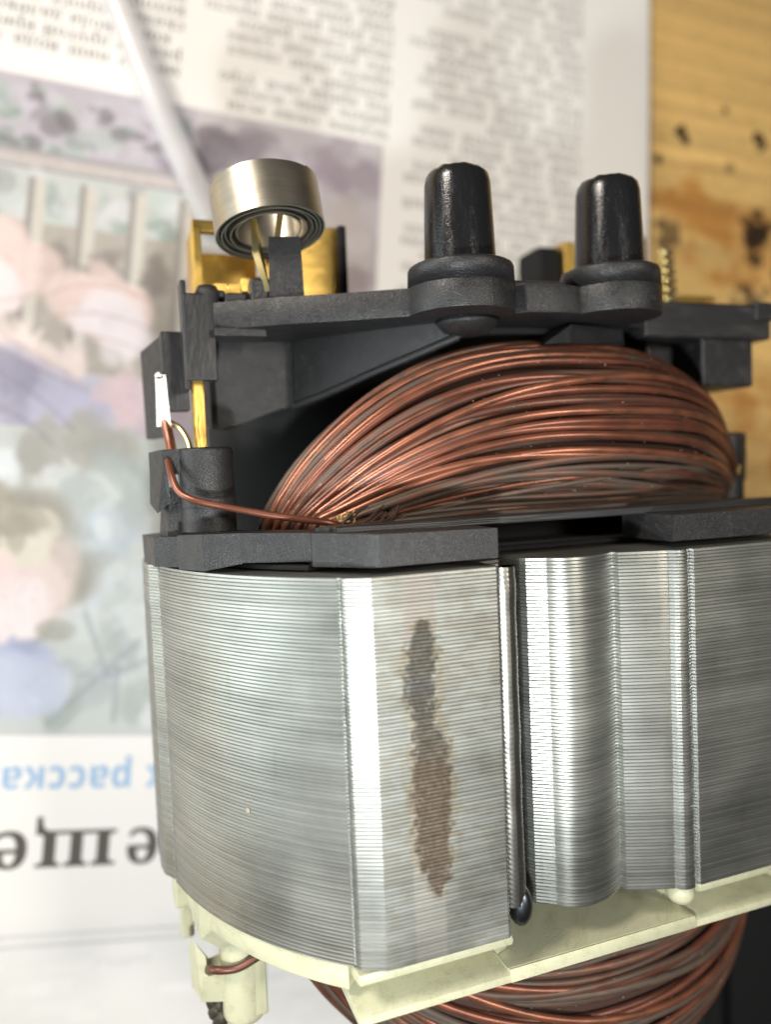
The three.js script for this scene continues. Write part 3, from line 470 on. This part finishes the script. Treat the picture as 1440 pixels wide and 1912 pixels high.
{
  // beech board: orange-yellow, grain along x, burn marks with pale rims, larger dark patches and rust stains
  const X0 = 55, X1 = 235, Z0 = -260, Z1 = 100, TW = 640, TH = 1280;
  const spots = [[79, -180, 2.3, 3.1, 1], [107, -183, 2.4, 3.2, 1], [94.6, -190.5, 1.3, 1.3, 0.7], [71, -170.2, 1.5, 1.6, 0.9], [96, -172, 1.6, 1.6, 0.35], [106, -152, 5, 9, 0.9], [104, -131, 6, 5, 0.6], [75, -146, 4, 6, 0.5], [118, -140, 6, 8, 0.7], [130, -175, 3, 4, 0.8]];  // small burn marks first, then larger dark patches
  const wood = dataTex(TW, TH, (i, j) => {
    const x = mix(X0, X1, i / TW), z = mix(Z1, Z0, j / TH), wob = 2.5 * (fbm(x * 0.02, z * 0.05, 121, 3) - 0.5);
    const ring = fbm(x * 0.012 + wob * 0.1, z * 0.55 + wob, 122, 3), fleck = vnoise(x * 0.35, z * 2.6, 123), pore = vnoise(x * 0.22, z * 5, 124);
    let v = 0.86 + 0.22 * (ring - 0.5); if (fleck > 0.78) v -= 0.07; if (pore > 0.85) v -= 0.09;
    let c = [1.0 * v, 0.83 * v, 0.53 * v];
    const rust = smooth(0.55, 0.75, fbm(x * 0.06 + 9, z * 0.07, 126, 4)) * smooth(-185, -165, z);
    c = [mix(c[0], 0.66, rust * 0.55), mix(c[1], 0.40, rust * 0.55), mix(c[2], 0.15, rust * 0.55)];
    for (const [sx, sz, rx, rz, k] of spots) {
      const d = Math.hypot((x - sx) / rx, (z - sz) / rz) + (fbm(x * 0.32, z * 0.32, 127, 4) - 0.5) * 2.0;
      const halo = smooth(2.0, 1.5, d) * smooth(1.0, 1.25, d) * k * 0.5, burn = smooth(1.2, 0.6, d) * k;
      c = [mix(c[0], 0.88, halo), mix(c[1], 0.74, halo), mix(c[2], 0.48, halo)]; c = [mix(c[0], 0.16, burn), mix(c[1], 0.12, burn), mix(c[2], 0.09, burn)];
    }
    return c;
  }, true);
  wood.wrapS = wood.wrapT = THREE.MirroredRepeatWrapping;
  const g = new THREE.BoxGeometry(700, 20, 600).translate(40, TABLE_Y - 10, -60), p = g.attributes.position, uv = g.attributes.uv;
  for (let i = 0; i < p.count; i++) uv.setXY(i, (p.getX(i) - X0) / (X1 - X0), (Z1 - p.getZ(i)) / (Z1 - Z0));
  const t = obj('tabletop', g, new THREE.MeshPhysicalMaterial({ color: 0xffffff, map: wood, roughness: 0.45, clearcoat: 0.15, clearcoatRoughness: 0.4 }), scene);
  t.userData = { label: 'worn orange-yellow wooden tabletop with burn marks', kind: 'structure', category: 'tabletop' };
}
const PAGE = { x0: -152, x1: 67, z0: -252, z1: 40 };
function pageCanvas() {
  const S = 7, w = (PAGE.x1 - PAGE.x0) * S, h = (PAGE.z1 - PAGE.z0) * S, cv = document.createElement('canvas'); cv.width = Math.round(w); cv.height = Math.round(h);
  const c = cv.getContext('2d'), r = rng(311);
  c.setTransform(S, 0, 0, S, -PAGE.x0 * S, -PAGE.z0 * S);              // draw in table millimetres: x right, z down
  c.fillStyle = '#edebe8'; c.fillRect(-160, -260, 240, 310);
  // the page lies upside down: text runs towards -x
  const words = 'только год и люди что разлив время улица город когда потом было колько удар они рядом дом после наш день если который свой работа место рука снова старый первый ещё другой между слово вода почти человек сказал всегда утро просто далеко дорога здесь стоял окно теперь голос'.split(' ');
  const line = (right, left, z, size, alpha, indent) => {
    c.save(); c.translate(right, z); c.rotate(Math.PI); c.fillStyle = `rgba(58,52,54,${alpha})`; c.font = `${size}px serif`; c.textBaseline = 'alphabetic';
    const W = right - left; let x = indent, end = indent > 5 ? W : W, wordsHere = [], used = 0;
    while (true) { const q = words[Math.floor(r() * words.length)], l = c.measureText(q).width; if (x + used + l + wordsHere.length * 0.9 > end) break; wordsHere.push([q, l]); used += l; }
    const gap = wordsHere.length > 1 ? (end - x - used) / (wordsHere.length - 1) : 1;
    for (const [q, l] of wordsHere) { c.fillText(q, x, 0); x += l + Math.min(gap, 2.6); }
    c.restore();
  };
  const column = (x0, x1, zTop, zBot, size, lead, alpha, gaps = []) => { let k = 0; for (let z = zBot; z > zTop; z -= lead, k++) { if (gaps.includes(k)) { line(x0 + (x1 - x0) * 0.98, x0 + (x1 - x0) * 0.45, z, size, alpha, 0); continue; } line(x1, x0, z, size, alpha, r() < 0.12 ? 3 : 0); } };
  column(-150, -66.5, -252, -167, 4.5, 4.1, 0.85);
  column(-62, -12, -252, -160.5, 4.0, 3.75, 0.68, [3, 9]);
  column(-7.5, 45, -252, -118, 3.9, 3.55, 0.64, [14, 22]);
  // fading of the ink is the print's own: a strip without text runs along the right margin
  // photograph printed on the page: soft patches only
  const blob = (x, z, rx, rz, col, a, rot = 0) => { if (Math.max(rx, rz) < 6) return spot(x, z, rx, rz, col, a, rot); const n = 16, k = col.split(',').map(Number); spot(x, z, rx * 0.8, rz * 0.8, col, a * 0.85, rot); for (let i = 0; i < n; i++) { const t = r() * 6.28, d = 0.3 + 0.45 * r(), e = 0.3 + 0.3 * r(), m = (r() - 0.5) * 18, px = rx * d * Math.cos(t), pz = rz * d * Math.sin(t); spot(x + px * Math.cos(rot) - pz * Math.sin(rot), z + px * Math.sin(rot) + pz * Math.cos(rot), rx * e, rz * e * (0.6 + 0.7 * r()), k.map((v) => Math.round(v + m)).join(','), a * 0.75, rot + r() * 2); } };
  const spot = (x, z, rx, rz, col, a, rot = 0) => { c.save(); c.translate(x, z); c.rotate(rot); c.scale(rx, rz); const g = c.createRadialGradient(0, 0, 0, 0, 0, 1); g.addColorStop(0, `rgba(${col},${a})`); g.addColorStop(0.72, `rgba(${col},${a * 0.9})`); g.addColorStop(1, `rgba(${col},0)`); c.fillStyle = g; c.beginPath(); c.arc(0, 0, 1, 0, 7); c.fill(); c.restore(); };
  c.save(); c.beginPath(); c.rect(-152, -156.8, 138.6, 154.2); c.clip();
  c.fillStyle = '#b9b3b8'; c.fillRect(-152, -160, 140, 160);
  const rect = (x0, x1, z0, z1, col) => { c.fillStyle = col; c.fillRect(x0, z0, x1 - x0, z1 - z0); };
  rect(-152, -62, -157, -136, '#aaa3ae');
  for (let i = 0; i < 70; i++) blob(-108 + r() * 44, -154 + r() * 18, 1 + r() * 3, 1.2 + r() * 3.2, ['64,60,66', '96,118,108', '150,170,160', '190,186,200', '112,106,118'][Math.floor(r() * 5)], 0.55, r() * 3);
  rect(-152, -60, -137.5, -134.5, '#b1aaa5'); rect(-152, -60, -138.6, -137.4, '#8a8388'); rect(-152, -60, -134.5, -133.8, '#807a80');
  rect(-152, -54, -133.8, -114, '#b3b9b6');
  for (let i = 0; i < 60; i++) blob(-110 + r() * 52, -132 + r() * 17, 1.5 + r() * 3, 1.5 + r() * 3, ['120,118,122', '168,186,178', '200,202,206', '150,160,156', '110,130,120'][Math.floor(r() * 5)], 0.5, r() * 3);
  rect(-152, -50, -121, -86, '#9a9389'); for (let i = 0; i < 6; i++) { const x = -109 + i * 11.5; rect(x, x + 2.6, -132, -88, '#bdb9ae'); rect(x - 1.4, x, -132, -88, '#807a74'); blob(x + 6, -112, 3.4, 7, '110,102,94', 0.7); }
  blob(-104, -110, 13, 13, '226,196,190', 1, 0.2); blob(-106, -105, 10, 7, '236,218,220', 0.9); blob(-80, -103, 14.5, 9.5, '228,200,192', 1, 0.25); blob(-77, -98, 13, 7, '232,222,226', 0.9, 0.2);
  blob(-93, -89, 16, 5, '224,206,200', 0.95, 0.35); blob(-102, -80, 19, 12, '150,148,172', 1, 0.2); blob(-86, -76, 11, 8, '170,170,198', 0.8); blob(-98, -84, 8, 5, '128,126,150', 0.7);
  blob(-70, -80, 12, 7, '206,178,184', 0.9, 0.5); blob(-62, -74, 9, 8, '178,160,176', 0.7);
  rect(-152, -50, -72, -3, '#b8c0bc'); blob(-84, -66, 16, 9, '150,150,142', 0.9); blob(-86, -56, 9, 6, '210,214,222', 0.8); blob(-72, -58, 12, 9, '150,164,160', 0.7); blob(-74, -50, 8, 6, '172,186,200', 0.9); blob(-102, -60, 10, 6, '216,224,228', 0.8);
  for (let i = 0; i < 80; i++) blob(-92 + r() * 44, -62 + r() * 56, 1.5 + r() * 5, 1.5 + r() * 5, ['186,194,192', '206,214,212', '160,170,170', '196,206,214', '150,162,156', '220,226,224'][Math.floor(r() * 6)], 0.5, r() * 3);
  blob(-97, -42, 17, 21, '138,134,120', 1); blob(-97, -36, 15, 19, '226,206,198', 1); blob(-94, -46, 11, 7, '216,210,190', 0.9); blob(-98, -50, 12, 4.5, '148,142,124', 0.9, 0.1); blob(-99, -33, 9, 10, '232,204,200', 0.9); blob(-92, -30, 7, 9, '236,222,222', 0.7);
  blob(-84, -26, 5, 3, '128,128,112', 0.6); blob(-98, -15, 17, 9, '148,158,196', 1); blob(-90, -13, 11, 8, '176,186,208', 0.8); blob(-103, -12, 8, 5, '120,136,186', 0.7);
  c.lineCap = 'round'; for (const [x0, z0, x1, z1, w] of [[-84, -5, -66, -24, 1.6], [-78, -30, -72, -16, 1.4], [-70, -18, -70, -6, 1.5], [-72, -16, -58, -22, 1.6], [-62, -34, -58, -26, 3]]) { c.strokeStyle = 'rgba(120,134,138,.42)'; c.lineWidth = w; c.beginPath(); c.moveTo(x0, z0); c.lineTo(x1, z1); c.stroke(); }
  c.strokeStyle = 'rgba(150,112,104,.3)'; c.lineWidth = 0.7; for (const q of [[-92, -104, -84, -110, -72, -106], [-90, -99, -80, -103, -68, -98], [-88, -95, -78, -96, -68, -92], [-112, -101, -104, -99, -95, -104], [-108, -96, -98, -92, -84, -84], [-80, -109, -74, -109, -67, -103]]) { c.beginPath(); c.moveTo(q[0], q[1]); c.quadraticCurveTo(q[2], q[3], q[4], q[5]); c.stroke(); }
  c.strokeStyle = 'rgba(92,90,116,.28)'; c.lineWidth = 1.1; for (const q of [[-116, -88, -98, -86, -84, -72], [-112, -78, -98, -78, -88, -68], [-106, -92, -96, -86, -82, -82]]) { c.beginPath(); c.moveTo(q[0], q[1]); c.quadraticCurveTo(q[2], q[3], q[4], q[5]); c.stroke(); }
  // right part of the print, greyer, behind the machine part
  rect(-52, -13, -157, -60, '#b0a9b0'); blob(-46, -146, 12, 9, '122,112,124', 0.8); blob(-56, -147, 6, 8, '92,84,94', 0.7); blob(-38, -140, 12, 10, '198,194,206', 0.7); blob(-24, -148, 12, 7, '138,124,140', 0.9); blob(-22, -128, 10, 16, '170,160,158', 0.9); blob(-20, -118, 6, 5, '128,112,112', 0.7); blob(-40, -122, 14, 8, '180,172,172', 0.8);
  for (let i = 0; i < 40; i++) blob(-50 + r() * 38, -155 + r() * 60, 1.5 + r() * 4, 1.5 + r() * 4, ['150,142,150', '190,184,190', '132,122,132', '200,196,196'][Math.floor(r() * 4)], 0.4, r() * 3);
  // halftone mottling of the print
  for (let i = 0; i < 2600; i++) { c.fillStyle = r() < 0.5 ? 'rgba(255,255,255,.08)' : 'rgba(60,60,60,.06)'; c.fillRect(-152 + r() * 139, -157 + r() * 154, 0.5 + r() * 1.5, 0.4 + r() * 1.2); }
  c.fillStyle = 'rgba(228,226,228,.24)'; c.fillRect(-152, -157, 140, 155);
  c.restore();
  // caption in blue and headline in black, both upside down
  c.save(); c.translate(-57.6, 3.9); c.rotate(Math.PI); c.scale(0.95, 1); c.fillStyle = '#9dbbdc'; c.font = 'bold 8.9px sans-serif'; c.fillText('к', -0.6, 0); c.fillText('рассказ', 7.4, 0); c.restore();
  c.save(); c.translate(-56.6, 18.6); c.rotate(Math.PI); c.fillStyle = '#57534d'; c.font = 'bold 14.6px serif'; for (const [ch, x, w] of [['е', 0.9, 7.9], ['щ', 10.4, 17.6], ['е', 28.6, 8.4]]) { c.save(); c.translate(x, 0); c.scale(w / c.measureText(ch).width, 1); c.fillText(ch, 0, 0); c.restore(); }
  c.restore();
  return cv;
}
{
  const wave = (x, z) => 0.25 * Math.sin(x * 0.05 + z * 0.02) + 0.2 * Math.sin(z * 0.06 - x * 0.03 + 1) - 0.42;
  const t = new THREE.CanvasTexture(pageCanvas()); t.colorSpace = THREE.SRGBColorSpace;
  const paperBump = dataTex(256, 256, (i, j) => fbm(i / 8, j / 8, 141, 4, 32, 32));
  paperBump.repeat.set(14, 18);
  const page = obj('newspaper', sheet(PAGE.x0, PAGE.x1, PAGE.z0, PAGE.z1, 60, 70, wave, 0.32), new THREE.MeshStandardMaterial({ color: 0xffffff, map: t, roughness: 0.75, bumpMap: paperBump, bumpScale: 0.00006 }), scene);
  page.userData = { label: 'upside-down newspaper page with columns of text and a colour photo, topmost under the stator', category: 'newspaper' };
  const blank = document.createElement('canvas'); blank.width = 1024; blank.height = 512;
  const c = blank.getContext('2d'), r = rng(77); c.fillStyle = '#e6e5e3'; c.fillRect(0, 0, 1024, 512); for (let i = 0; i < 600; i++) { c.fillStyle = r() < 0.5 ? 'rgba(255,255,255,.12)' : 'rgba(150,150,160,.08)'; c.fillRect(r() * 1024, r() * 512, 4 + r() * 50, 2 + r() * 14); }
  c.fillStyle = 'rgba(120,140,190,.75)'; c.fillRect(470, 84, 110, 5); c.fillStyle = 'rgba(120,112,110,.35)'; c.fillRect(300, 58, 40, 3); c.fillRect(600, 110, 12, 60);
  const tb = new THREE.CanvasTexture(blank); tb.colorSpace = THREE.SRGBColorSpace;
  const m = new THREE.MeshStandardMaterial({ color: 0xffffff, map: tb, roughness: 0.75, bumpMap: paperBump, bumpScale: 0.00006 });
  const p2 = obj('newspaper', sheet(-160, 64, -60, 42.6, 40, 30, (x, z) => wave(x, z) - 0.45, 0.3), m, scene); p2.name = 'newspaper_001';
  p2.userData = { label: 'plain newspaper sheet showing as a thin strip just below the headline page edge', category: 'newspaper' };
  const p3 = obj('newspaper', sheet(-170, 62, 20, 130, 40, 30, (x, z) => wave(x, z) - 0.95, 0.14), m, scene); p3.name = 'newspaper_002';
  p3.userData = { label: 'nearly blank pale newspaper sheet lowest of the pile, at the bottom left of the photo', category: 'newspaper' };
}
{ // translucent tube lying on the page
  const g = tube([[-104, 3.5, -214], [-92, 3.6, -194], [-82, 3.7, -176], [-71, 3.4, -153], [-61.5, 2.9, -136], [-56, 2.6, -126]], 3.4, 60, 24);
  const t = obj('plastic_tube', g, new THREE.MeshPhysicalMaterial({ color: new THREE.Color().setRGB(0.90, 0.89, 0.90), roughness: 0.3, transmission: 0.6, thickness: 0, ior: 1.45 }), scene);
  t.userData = { label: 'translucent whitish plastic tube lying slantwise on the newspaper text, its end by the coil spring', category: 'tube' };
}
{ // added dark block standing in for the shade at the lower right
  const h = new THREE.Group(); h.name = 'dark_filler'; scene.add(h);
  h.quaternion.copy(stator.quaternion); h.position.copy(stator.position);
  h.userData = { label: 'added black block standing in for the deep shade at the lower right beside the lower coil', category: 'housing' };
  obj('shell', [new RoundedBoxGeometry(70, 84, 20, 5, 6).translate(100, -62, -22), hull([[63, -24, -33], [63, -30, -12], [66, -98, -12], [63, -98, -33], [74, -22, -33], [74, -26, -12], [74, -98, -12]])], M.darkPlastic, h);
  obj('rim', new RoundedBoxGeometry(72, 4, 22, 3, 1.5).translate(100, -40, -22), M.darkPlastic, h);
}
scene.traverse((o) => { if (o.isMesh) { o.castShadow = true; o.receiveShadow = true; } });
renderer.render(scene, camera);
